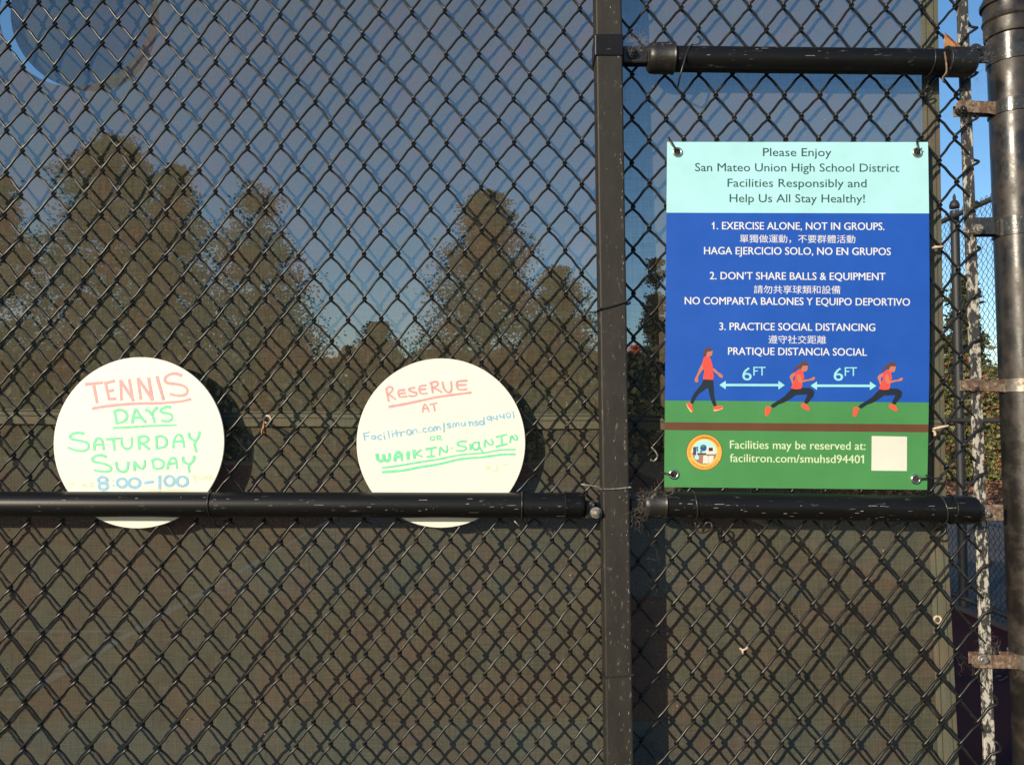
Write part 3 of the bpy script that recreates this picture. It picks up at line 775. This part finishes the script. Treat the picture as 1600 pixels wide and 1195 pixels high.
B2.line('lettering', 'g', 27, [
    ['c', (180,305),(185,350),(215,370),(240,350),(242,310)], ['c', (242,312),(250,355),(280,368),(300,345),(300,300)],
    ['c', (352,365),(358,315),(385,285),(412,310),(420,360)], [(362,332),(410,328)],
    [(478,282),(478,350)], [(535,270),(540,340)]], oB)
B2.line('lettering', 'g', 17, [
    [(600,262),(548,305),(610,325)],
    [(650,255),(745,240)], [(702,250),(702,325)], [(662,330),(735,322)],
    ['c', (780,312),(782,280),(790,240),(815,270),(845,285),(855,260),(852,222)],
    ['c', (1040,180),(985,182),(952,200),(970,222),(1030,235),(1035,255),(1000,272),(945,270)],
    [(1075,208),(1078,260)],
    arc(1128,225,32,36), ['c', (1158,185),(1160,230),(1180,265),(1195,290)],
    ['c', (1215,238),(1215,200),(1222,170),(1250,205),(1280,215),(1295,195),(1275,160)],
    [(1325,140),(1425,115)], [(1375,130),(1380,210)], [(1325,232),(1428,205)],
    ['c', (1458,192),(1462,160),(1475,130),(1500,165),(1522,165),(1525,140),(1502,118)]], oB)
B2.line('lettering', 'g', 8, [[(882,250),(908,245)]], oB)
B2.line('underline', 'g', 15, [['c', (232,435),(400,412),(600,378),(780,350),(980,310),(1200,292),(1350,265),(1505,258)]], oB)
B2.line('underline', 'g', 21, [['c', (232,477),(420,462),(600,428),(780,398),(980,352),(1200,332),(1380,308),(1508,305)]], oB)
B2.line('lettering', 'y', 8, [['c', (1230,420),(1245,450),(1262,425),(1280,455)], ['c', (1280,458),(1320,468),(1335,440),(1330,405)], [(1388,408),(1440,400)]], oB)

# ------------------------------------------------------------------ printed sign
SY = -.0100
sign = empty('printed_sign', U(1243, 763, SY), label='blue and green printed sign with three exercise rules, tied to the fence by four grommets', cat='sign')
def smat(name, col, rough=.38):
    m, n, l = nt(name); p = n['Principled BSDF']
    c = ramp(n, l, tex(n, l, 14, 3), [(.3, tuple(x*.93 for x in col)), (.7, tuple(min(1, x*1.05+.004) for x in col))])
    l.new(c, p.inputs['Base Color']); p.inputs['Roughness'].default_value = rough
    tc = n.new('ShaderNodeTexCoord'); w = n.new('ShaderNodeTexWave'); w.bands_direction = 'Z'; w.inputs['Scale'].default_value = 95
    w.inputs['Distortion'].default_value = .6
    l.new(tc.outputs['Object'], w.inputs[0]); bn = n.new('ShaderNodeBump'); bn.inputs['Strength'].default_value = .10; bn.inputs['Distance'].default_value = .0006
    l.new(w.outputs[1], bn.inputs['Height']); l.new(bn.outputs[0], p.inputs['Normal'])
    return m
mAq = smat('sign aqua', (.40,.73,.76)); mBl = smat('sign blue', (.010,.080,.42)); mGr = smat('sign green', (.062,.245,.072)); mBr = smat('sign brown', (.125,.05,.022))
mWh = smat('sign white', (.72,.72,.72)); mTx = smat('sign slate', (.035,.085,.09)); mCy = smat('sign cyan', (.30,.68,.72)); mPa = smat('sign pale', (.70,.68,.58)); mCr = smat('sign cream green', (.60,.72,.45))
TL, TR, BR, BL = (1042.3,222), (1450,222.3), (1448.6,765), (1037.8,760.8)
def bow(px, py):
    u = min(1, max(0, (px-1040)/411)); v = min(1, max(0, (py-222)/541))
    return -.0030*math.sin(math.pi*u)*(.35+.65*math.sin(math.pi*v)) + .0006*math.sin(7*v+2*u)
def bil(u, v, Y=SY):
    x = interp(interp(TL[0],TR[0],u), interp(BL[0],BR[0],u), v) + 3.2*math.sin(math.pi*v)*(u)
    y = interp(interp(TL[1],TR[1],u), interp(BL[1],BR[1],u), v)
    return U(x, y, Y+bow(x, y))
sg = MB()
def band(name, v0, v1, m, Y=SY, th=.004):
    b = MB(); N = 16; H = 18
    idx = lambda k, i, q: (k*(H+1)+i)*2+q
    for k in range(N+1):
        for i in range(H+1):
            for q in (0, 1): b.v.append(bil(i/H, interp(v0, v1, k/N), Y+th*q))
    for k in range(N):
        for i in range(H):
            b.f += [(idx(k,i,0), idx(k+1,i,0), idx(k+1,i+1,0), idx(k,i+1,0)), (idx(k,i,1), idx(k,i+1,1), idx(k+1,i+1,1), idx(k+1,i,1))]
        b.f += [(idx(k,0,0), idx(k,0,1), idx(k+1,0,1), idx(k+1,0,0)), (idx(k,H,0), idx(k+1,H,0), idx(k+1,H,1), idx(k,H,1))]
    for i in range(H): b.f += [(idx(0,i,0), idx(0,i+1,0), idx(0,i+1,1), idx(0,i,1)), (idx(N,i,0), idx(N,i,1), idx(N,i+1,1), idx(N,i+1,0))]
    return b.build(name, m, sign, smooth=True, auto=.7)
vb = lambda py, px=1040: (py-TL[1])/(BL[1]-TL[1])
v1, v2, v3, v4 = vb(332.5), vb(625.5), vb(659.5), vb(671.8)
band('header_panel', 0, v1, mAq); band('blue_panel', v1, v2, mBl); band('green_panel', v2, v3, mGr); band('brown_stripe', v3, v4, mBr); band('green_panel', v4, 1, mGr)

def text_mesh(body, weight):
    c = bpy.data.curves.new('t', 'FONT'); c.body = body; c.size = 1; c.offset = weight; c.resolution_u = 3
    o = bpy.data.objects.new('t', c); COL.objects.link(o)
    bpy.context.view_layer.update()
    me = bpy.data.meshes.new_from_object(o.evaluated_get(bpy.context.evaluated_depsgraph_get()))
    bpy.data.objects.remove(o); return me
_H = text_mesh('H', 0); HCAP = max(v.co.y for v in _H.vertices)
_lay = [0]
def text(body, x0, x1, base, cap, m, weight=.0, slope=None, cjk=False):
    me = text_mesh(body, 0); xs = [v.co.x for v in me.vertices]; ys = [v.co.y for v in me.vertices]
    if slope is None: slope = interp(.0025, .0105, (base-222)/540)
    w = 0 if cjk else weight*11          # bolder print: the same glyphs laid twice, a fraction of a millimetre apart
    a, b_ = min(xs), max(xs); x0 += w; x1 -= w; sx = (x1-x0)/(b_-a)
    if cjk: y0, sy = min(ys), cap/(max(ys)-min(ys))
    else: y0, sy = 0, cap*1.07/HCAP
    off = sign.location; V = []; Fc = []
    for k, (dx, dy) in enumerate([(0,0), (-w,0), (w,0)] if w > .01 else [(0,0)]):
        n0 = len(V)
        for v in me.vertices:
            px = x0+(v.co.x-a)*sx; py = base-(v.co.y-y0)*sy + (px-CXS)*slope
            V.append(tuple(U(px+dx, py+dy, SY+bow(px, py)-.00025-.00005*k) - off))
        Fc += [tuple(n0+i for i in p.vertices) for p in me.polygons]
    m2 = bpy.data.meshes.new('lettering'); m2.from_pydata(V, [], Fc); m2.update(); m2.materials.append(m)
    o = bpy.data.objects.new('lettering', m2); COL.objects.link(o); o.parent = sign
    return o
CXS = 1245.
text('Please Enjoy', 1192.1, 1299, 244.3, 11.8, mTx, .008)
text('San Mateo Union High School District', 1086, 1405.3, 268.2, 11.8, mTx, .008)
text('Facilities Responsibly and', 1136.7, 1354, 292.4, 11.8, mTx, .008)
text('Help Us All Stay Healthy!', 1140, 1351.3, 316.3, 11.8, mTx, .008)
text('1. EXERCISE ALONE, NOT IN GROUPS.', 1114.3, 1382, 359, 10.7, mWh, .018)
text('單獨做運動，不要群體活動', 1156, 1336.4, 380, 13, mWh, .008, cjk=True)
text('HAGA EJERCICIO SOLO, NO EN GRUPOS', 1100, 1392, 398.1, 10.7, mWh, .018)
text('2. DON’T SHARE BALLS & EQUIPMENT', 1109, 1383.6, 437.2, 10.7, mWh, .018)
text('請勿共享球類和設備', 1178, 1313, 459, 13, mWh, .008, cjk=True)
text('NO COMPARTA BALONES Y EQUIPO DEPORTIVO', 1069.8, 1422, 476.6, 10.7, mWh, .018)
text('3. PRACTICE SOCIAL DISTANCING', 1124, 1367.6, 516.4, 10.7, mWh, .018)
text('遵守社交距離', 1200.8, 1290.8, 537, 13, mWh, .008, cjk=True)
text('PRATIQUE DISTANCIA SOCIAL', 1137.5, 1354.6, 555, 10.7, mWh, .018)
b = MB()
for x, y in ((1115.6, 348.2), (1348.2, 711.5)):
    b.face([U(a, c, SY+bow(x, y)-.0004) for a, c in ((x, y), (x-1.1, y), (x-3.8, y+2.2), (x-3.0, y+3.4), (x, y+2.2))][::-1])
    if x > 1200: b.build('lettering', mCr, sign)
    else: b.build('lettering', mWh, sign)
    b = MB()
for x, y in ((1159.8, 594), (1302.6, 594.6)):
    text('6', x, x+14.8, y, 18.5, mCy, .01, slope=0); text('FT', x+17.3, x+36.4, y-7.4, 12.6, mCy, .004, slope=0)
text('Facilities may be reserved at:', 1140.4, 1352.4, 701.6, 11.8, mCr, .016)
text('facilitron.com/smuhsd94401', 1140.4, 1350, 722.5, 11.8, mCr, .016)

def poly(name, m, o0, sc, shapes, parent=None, lay=.0006):
    if name in ('figure_shoe', 'figure_sole') and len(shapes) > 1:      # each shoe its own part
        for sh in shapes: poly(name, m, o0, sc, [sh], parent, lay)
        return
    b = MB()
    for k, sh in enumerate(shapes):
        if sh and sh[0] == 'c': sh = [tuple(p) for p in [(q.x, q.y) for q in catmull([Vector((x, y, 0)) for x, y in sh[1:]+sh[1:2]], 4)][:-1]]
        b.face([U(o0[0]+x/sc, o0[1]+y/sc, SY+bow(o0[0]+x/sc, o0[1]+y/sc)-lay*.6-.00008*k) for x, y in sh][::-1])
    o = b.build(name, m, parent or sign)
    return o
mSk = smat('sign skin', (.52,.17,.10)); mSh = smat('sign coral', (.86,.075,.05)); mPt = smat('sign charcoal', (.012,.018,.026)); mHa = smat('sign hair brown', (.10,.05,.045)); mSo = smat('sign shoe orange', (.86,.10,.05)); mSl = smat('sign sole', (.80,.50,.22))
# walking figure
w0, ws = (1060, 535), 9.96
poly('figure_skin', mSk, w0, ws, [[(440,150),(455,135),(530,130),(538,150),(520,170),(528,185),(510,212),(485,205),(488,228),(420,232),(438,190)],
    ['c',(375,320),(330,400),(290,500),(255,570),(262,610),(285,620),(312,600),(305,550),(345,470),(390,410),(398,350)],
    ['c',(535,395),(545,445),(600,490),(640,535),(678,552),(690,525),(665,490),(620,465),(570,415)]])
poly('figure_hair', mHa, w0, ws, [['c',(520,130),(510,90),(470,75),(425,90),(405,130),(392,190),(385,235),(415,210),(440,180),(448,145),(490,142)]], lay=.0009)
poly('figure_shirt', mSh, w0, ws, [[(400,225),(440,215),(485,225),(510,280),(530,360),(535,450),(548,520),(540,582),(385,572),(392,500),(410,450),(385,400),(372,330),(385,270)]], lay=.0010)
poly('figure_trousers', mPt, w0, ws, [[(392,578),(540,582),(548,680),(552,780),(565,870),(595,980),(555,1000),(520,930),(490,840),(462,700),(400,740),(330,790),(285,840),(250,900),(225,962),(185,935),(205,870),(240,800),(300,720),(360,650)]], lay=.0008)
poly('figure_shoe', mSo, w0, ws, [[(122,955),(165,930),(215,965),(215,1020),(232,1065),(210,1085),(180,1060),(150,1010)], [(545,1020),(560,995),(600,985),(690,990),(698,1015),(660,1045),(580,1070),(548,1055)]], lay=.0010)
poly('figure_sole', mSl, w0, ws, [[(120,955),(128,955),(160,1010),(215,1075),(225,1070),(210,1086),(188,1080),(150,1025)], [(548,1048),(640,1040),(700,1012),(690,1032),(640,1052),(570,1072),(548,1066)]], lay=.0013)
def runner(dx):
    r0, rs = (1190+dx, 555+(1 if dx else 0)), 11.956
    poly('figure_skin', mSk, r0, rs, [['c',(625,320),(560,350),(525,400),(545,460),(575,540),(600,520),(590,460),(590,410),(630,370)],
        [(740,240),(770,190),(862,195),(868,215),(855,235),(862,255),(830,305),(790,300),(775,320),(730,290)]])
    poly('figure_skin', mSk, r0, rs, [['c',(665,370),(700,350),(735,390),(750,470),(820,455),(900,445),(960,410),(1000,415),(980,460),(930,472),(850,485),(740,515),(700,510),(670,440)]], lay=.0014)
    poly('figure_hair', mHa, r0, rs, [['c',(868,195),(862,150),(810,110),(750,120),(715,170),(660,190),(610,250),(600,290),(650,260),(700,235),(740,250),(755,200),(800,195)]], lay=.0009)
    poly('figure_shirt', mSh, r0, rs, [[(625,320),(700,265),(745,260),(780,340),(795,430),(765,480),(752,600),(735,625),(640,635),(555,618),(575,540),(625,450)]], lay=.0010)
    poly('figure_trousers', mPt, r0, rs, [[(560,622),(640,635),(740,605),(900,612),(960,645),(985,690),(970,760),(905,840),(850,912),(790,882),(860,730),(740,735),(640,740),(530,820),(420,880),(320,915),(220,985),(165,950),(200,910),(330,830),(440,755),(520,665)]], lay=.0008)
    poly('figure_shoe', mSo, r0, rs, [[(80,960),(130,950),(180,980),(160,1050),(120,1130),(85,1140),(62,1110),(65,1030)], [(735,920),(790,892),(850,920),(900,1000),(895,1028),(850,1030),(790,995),(735,950)]], lay=.0010)
runner(0); runner(137.3)
def arrow(x0, x1, y):
    b = MB(); Yy = SY-.0007; s_ = .0035
    pts = [(x0,y),(x0+10,y-6.7),(x0+10,y-1.9),(x1-10,y-1.9+s_*90),(x1-10,y-6.7),(x1,y+.3),(x1-10,y+7),(x1-10,y+2.3),(x0+10,y+1.9),(x0+10,y+6.7)]
    def bar(A, B, ha, hb_, n):
        n0 = len(b.v)
        for k in range(n+1):
            x = interp(A[0], B[0], k/n); yy = interp(A[1], B[1], k/n); h_ = interp(ha, hb_, k/n)
            for sg_ in (1, -1): b.v.append(U(x, yy+sg_*h_, Yy+bow(x, yy)))
        for k in range(n): b.f.append((n0+2*k, n0+2*k+2, n0+2*k+3, n0+2*k+1)[::-1])
    bar((x0, y), (x0+10, y), .05, 6.7, 2); bar((x0+10, y), (x1-10, y+.25), 1.9, 1.9, 12); bar((x1-10, y+.25), (x1, y+.3), 6.8, .05, 2)
    b.build('arrow', mCy, sign)
arrow(1124, 1226.2, 601.4); arrow(1266.6, 1369.2, 602.5)
poly('white_patch', mPa, (0, 0), 1, [[(1362,681),(1417.2,682),(1417,735.6),(1361.6,735)]])
# emblem
e0, es = (1066, 672), 17.07
def circ(cx, cy, r, n=40, ry=None): return [(cx+r*math.cos(2*math.pi*k/n), cy+(ry or r)*math.sin(2*math.pi*k/n)) for k in range(n)]
mG1 = smat('seal dark rim', (.22,.13,.02)); mG2 = smat('seal gold', (.85,.43,.075)); mG3 = smat('seal light gold', (.95,.58,.16)); mG4 = smat('seal amber marks', (.50,.17,.015))
mSky = smat('seal sky', (.42,.75,.76)); mDesk = smat('seal desk', (.36,.18,.13)); mNavy = smat('seal globe', (.03,.08,.22)); mTeal = smat('seal teal', (.05,.22,.2)); mPur = smat('seal purple', (.07,.04,.15)); mDk = smat('seal dark', (.05,.025,.025))
em = poly('emblem', mG1, e0, es, [circ(590, 588, 482)])
off_ = em
poly('emblem_ring', mG2, e0, es, [circ(590, 588, 462)], em, .0009)
marks = []
for k in range(46):
    a = math.radians(-198 + k*5.2 if k < 34 else 35+(k-34)*9.6)
    r_ = 405; da = .026
    marks.append([(590+(r_+s_)*math.cos(a+t), 588+(r_+s_)*math.sin(a+t)) for s_, t in ((-28,-da),(28,-da*.6),(28,da*.5),(-28,da*.8))])
poly('emblem_marks', mG4, e0, es, marks, em, .0011)
poly('emblem_ring', mG3, e0, es, [circ(590, 588, 352)], em, .0012)
top = [(590+325*math.cos(t), 588+325*math.sin(t)) for t in [math.radians(170+200*k/24) for k in range(25)]]
bot = [(590+325*math.cos(t), 588+325*math.sin(t)) for t in [math.radians(10+160*k/24) for k in range(25)]]
poly('emblem_sky', mSky, e0, es, [top], em, .0014); poly('emblem_desk', mDesk, e0, es, [bot], em, .0014)
poly('emblem_globe', mNavy, e0, es, [circ(565,470,88)], em, .0016); poly('emblem_globe', mTeal, e0, es, [circ(550,425,50,20,30), [(470,540),(520,540),(530,600),(480,600)]], em, .0018)
poly('emblem_books', mPur, e0, es, [[(290,450),(370,440),(370,640),(290,640)]], em, .0016); poly('emblem_books', mTeal, e0, es, [[(375,440),(420,430),(425,560),(380,600)]], em, .0018)
poly('emblem_shadow', mDk, e0, es, [[(270,605),(910,615),(915,650),(265,645)]], em, .0015)
poly('emblem_computer', mPa, e0, es, [[(650,450),(875,450),(875,560),(900,640),(640,640),(650,570)]], em, .0019); poly('emblem_screen', mDk, e0, es, [[(705,465),(815,465),(815,555),(705,555)]], em, .0021)
poly('emblem_flask', mSky, e0, es, [circ(388,725,60), [(375,560),(400,560),(405,680),(372,680)]], em, .0017)
poly('emblem_book', mPa, e0, es, [[(560,680),(620,668),(690,690),(690,890),(620,878),(550,890)], [(696,690),(760,680),(840,680),(835,790),(780,860),(696,880)]], em, .0021)
for px, py in ((1058.5,238), (1433,238.5), (1053,741), (1431,748.5)): grommet(px, py, SY-.0008, sign, .0068)
def tied(P): wirepx([(x, y, SY+d_) for x, y, d_ in P], .0017, 'tie', 'sign_tie', sign)
tied([(1060,238,-.001),(1056,233,-.006),(1051,227,-.006),(1047,220,-.004),(1045,215,.004),(1047,219,.004),(1051,225,-.003)])
tied([(1434,239,-.001),(1436,235,-.006),(1434,229,-.006),(1433,222,-.003),(1434,217,.006),(1436,222,.0)])
tied([(1055,741,-.001),(1049,741,-.006),(1043,740,-.006),(1037,739,0),(1032,738,.008)])
tied([(1433,748,-.001),(1438,748,-.005),(1446,747,-.006),(1453,747,-.001),(1462,747,.006),(1472,748,.008)])
wirepx([(1437,234,SY-.005),(1441,232,SY-.007)], .0012, 'tie', 'sign_tie', sign); wirepx([(1452,746,SY-.004),(1447,742,SY-.008)], .0016, 'tie', 'sign_tie', sign)

# ------------------------------------------------------------------ small things: leaf, cobwebs
b = MB(); lf = [(1475,76),(1474,64),(1477,55),(1476,50),(1482,56),(1489,62),(1495,67),(1501,72),(1499,77),(1488,78)]
b.face([U(x, y, -.020+(.004*math.sin(k))) for k, (x, y) in enumerate(lf)][::-1])
tag(b.build('dry_leaf', M['leafdry'], None, solid=.0006), label='curled brown dry leaf lodged on the top rail beside the round post', cat='leaf')
WK = .62
def web(cx, cy, rx, ry, Y, n, seed, label, L=.024, r=.00008):
    rnd = random.Random(seed); b = MB(); 
    for k in range(int(n*WK)):
        p = U(cx+rnd.gauss(0, rx), cy+rnd.gauss(0, ry), Y+rnd.uniform(-.02, .006)); d = Vector((rnd.gauss(0,1), rnd.gauss(0,.6), rnd.gauss(0,1))).normalized(); pts = [p]
        for q in range(4):
            d = (d+Vector((rnd.gauss(0,.4), rnd.gauss(0,.3), rnd.gauss(0,.4)))).normalized(); p = p+d*L/4*rnd.uniform(.4, 1.2); pts.append(p)
        b.tube(pts, r*rnd.uniform(.6, 1.6), 3, cap=False)
    tag(b.build('cobweb', M['web']), label=label, cat='cobweb', kind='stuff', group='cobwebs')
web(992, 66, 14, 7, -.035, 190, 1, 'dusty cobweb where the top rail meets the square post')
web(999, 795, 9, 13, -.030, 190, 2, 'dusty cobweb where the lower right rail meets the square post')
web(1022, 772, 12, 5, -.045, 60, 3, 'loose cobweb threads on the dirty end of the lower right rail', L=.03)
web(1538, 72, 3, 20, -.022, 90, 4, 'dusty cobweb between the round post and the top rail fitting')
web(1532, 118, 8, 16, -.02, 60, 9, 'wispy cobweb hanging under the top rail fitting')
web(1508, 186, 12, 6, -.012, 60, 5, 'cobweb under the highest rusty clamp', L=.014)
web(1530, 592, 14, 10, -.012, 90, 6, 'cobweb above the shiny clamp of the tension bar')
web(1542, 1042, 20, 9, -.008, 90, 7, 'reddish cobweb round the lowest rusty clamp')
web(1550, 1006, 10, 10, -.008, 40, 8, 'cobweb above the lowest rusty clamp')
web(1020, 880, 8, 40, .004, 70, 10, 'thin cobweb below the lower right rail beside the square post')
web(967, 790, 8, 20, -.0565, 7, 12, 'thin cobweb threads across the face of the square post', L=.05)
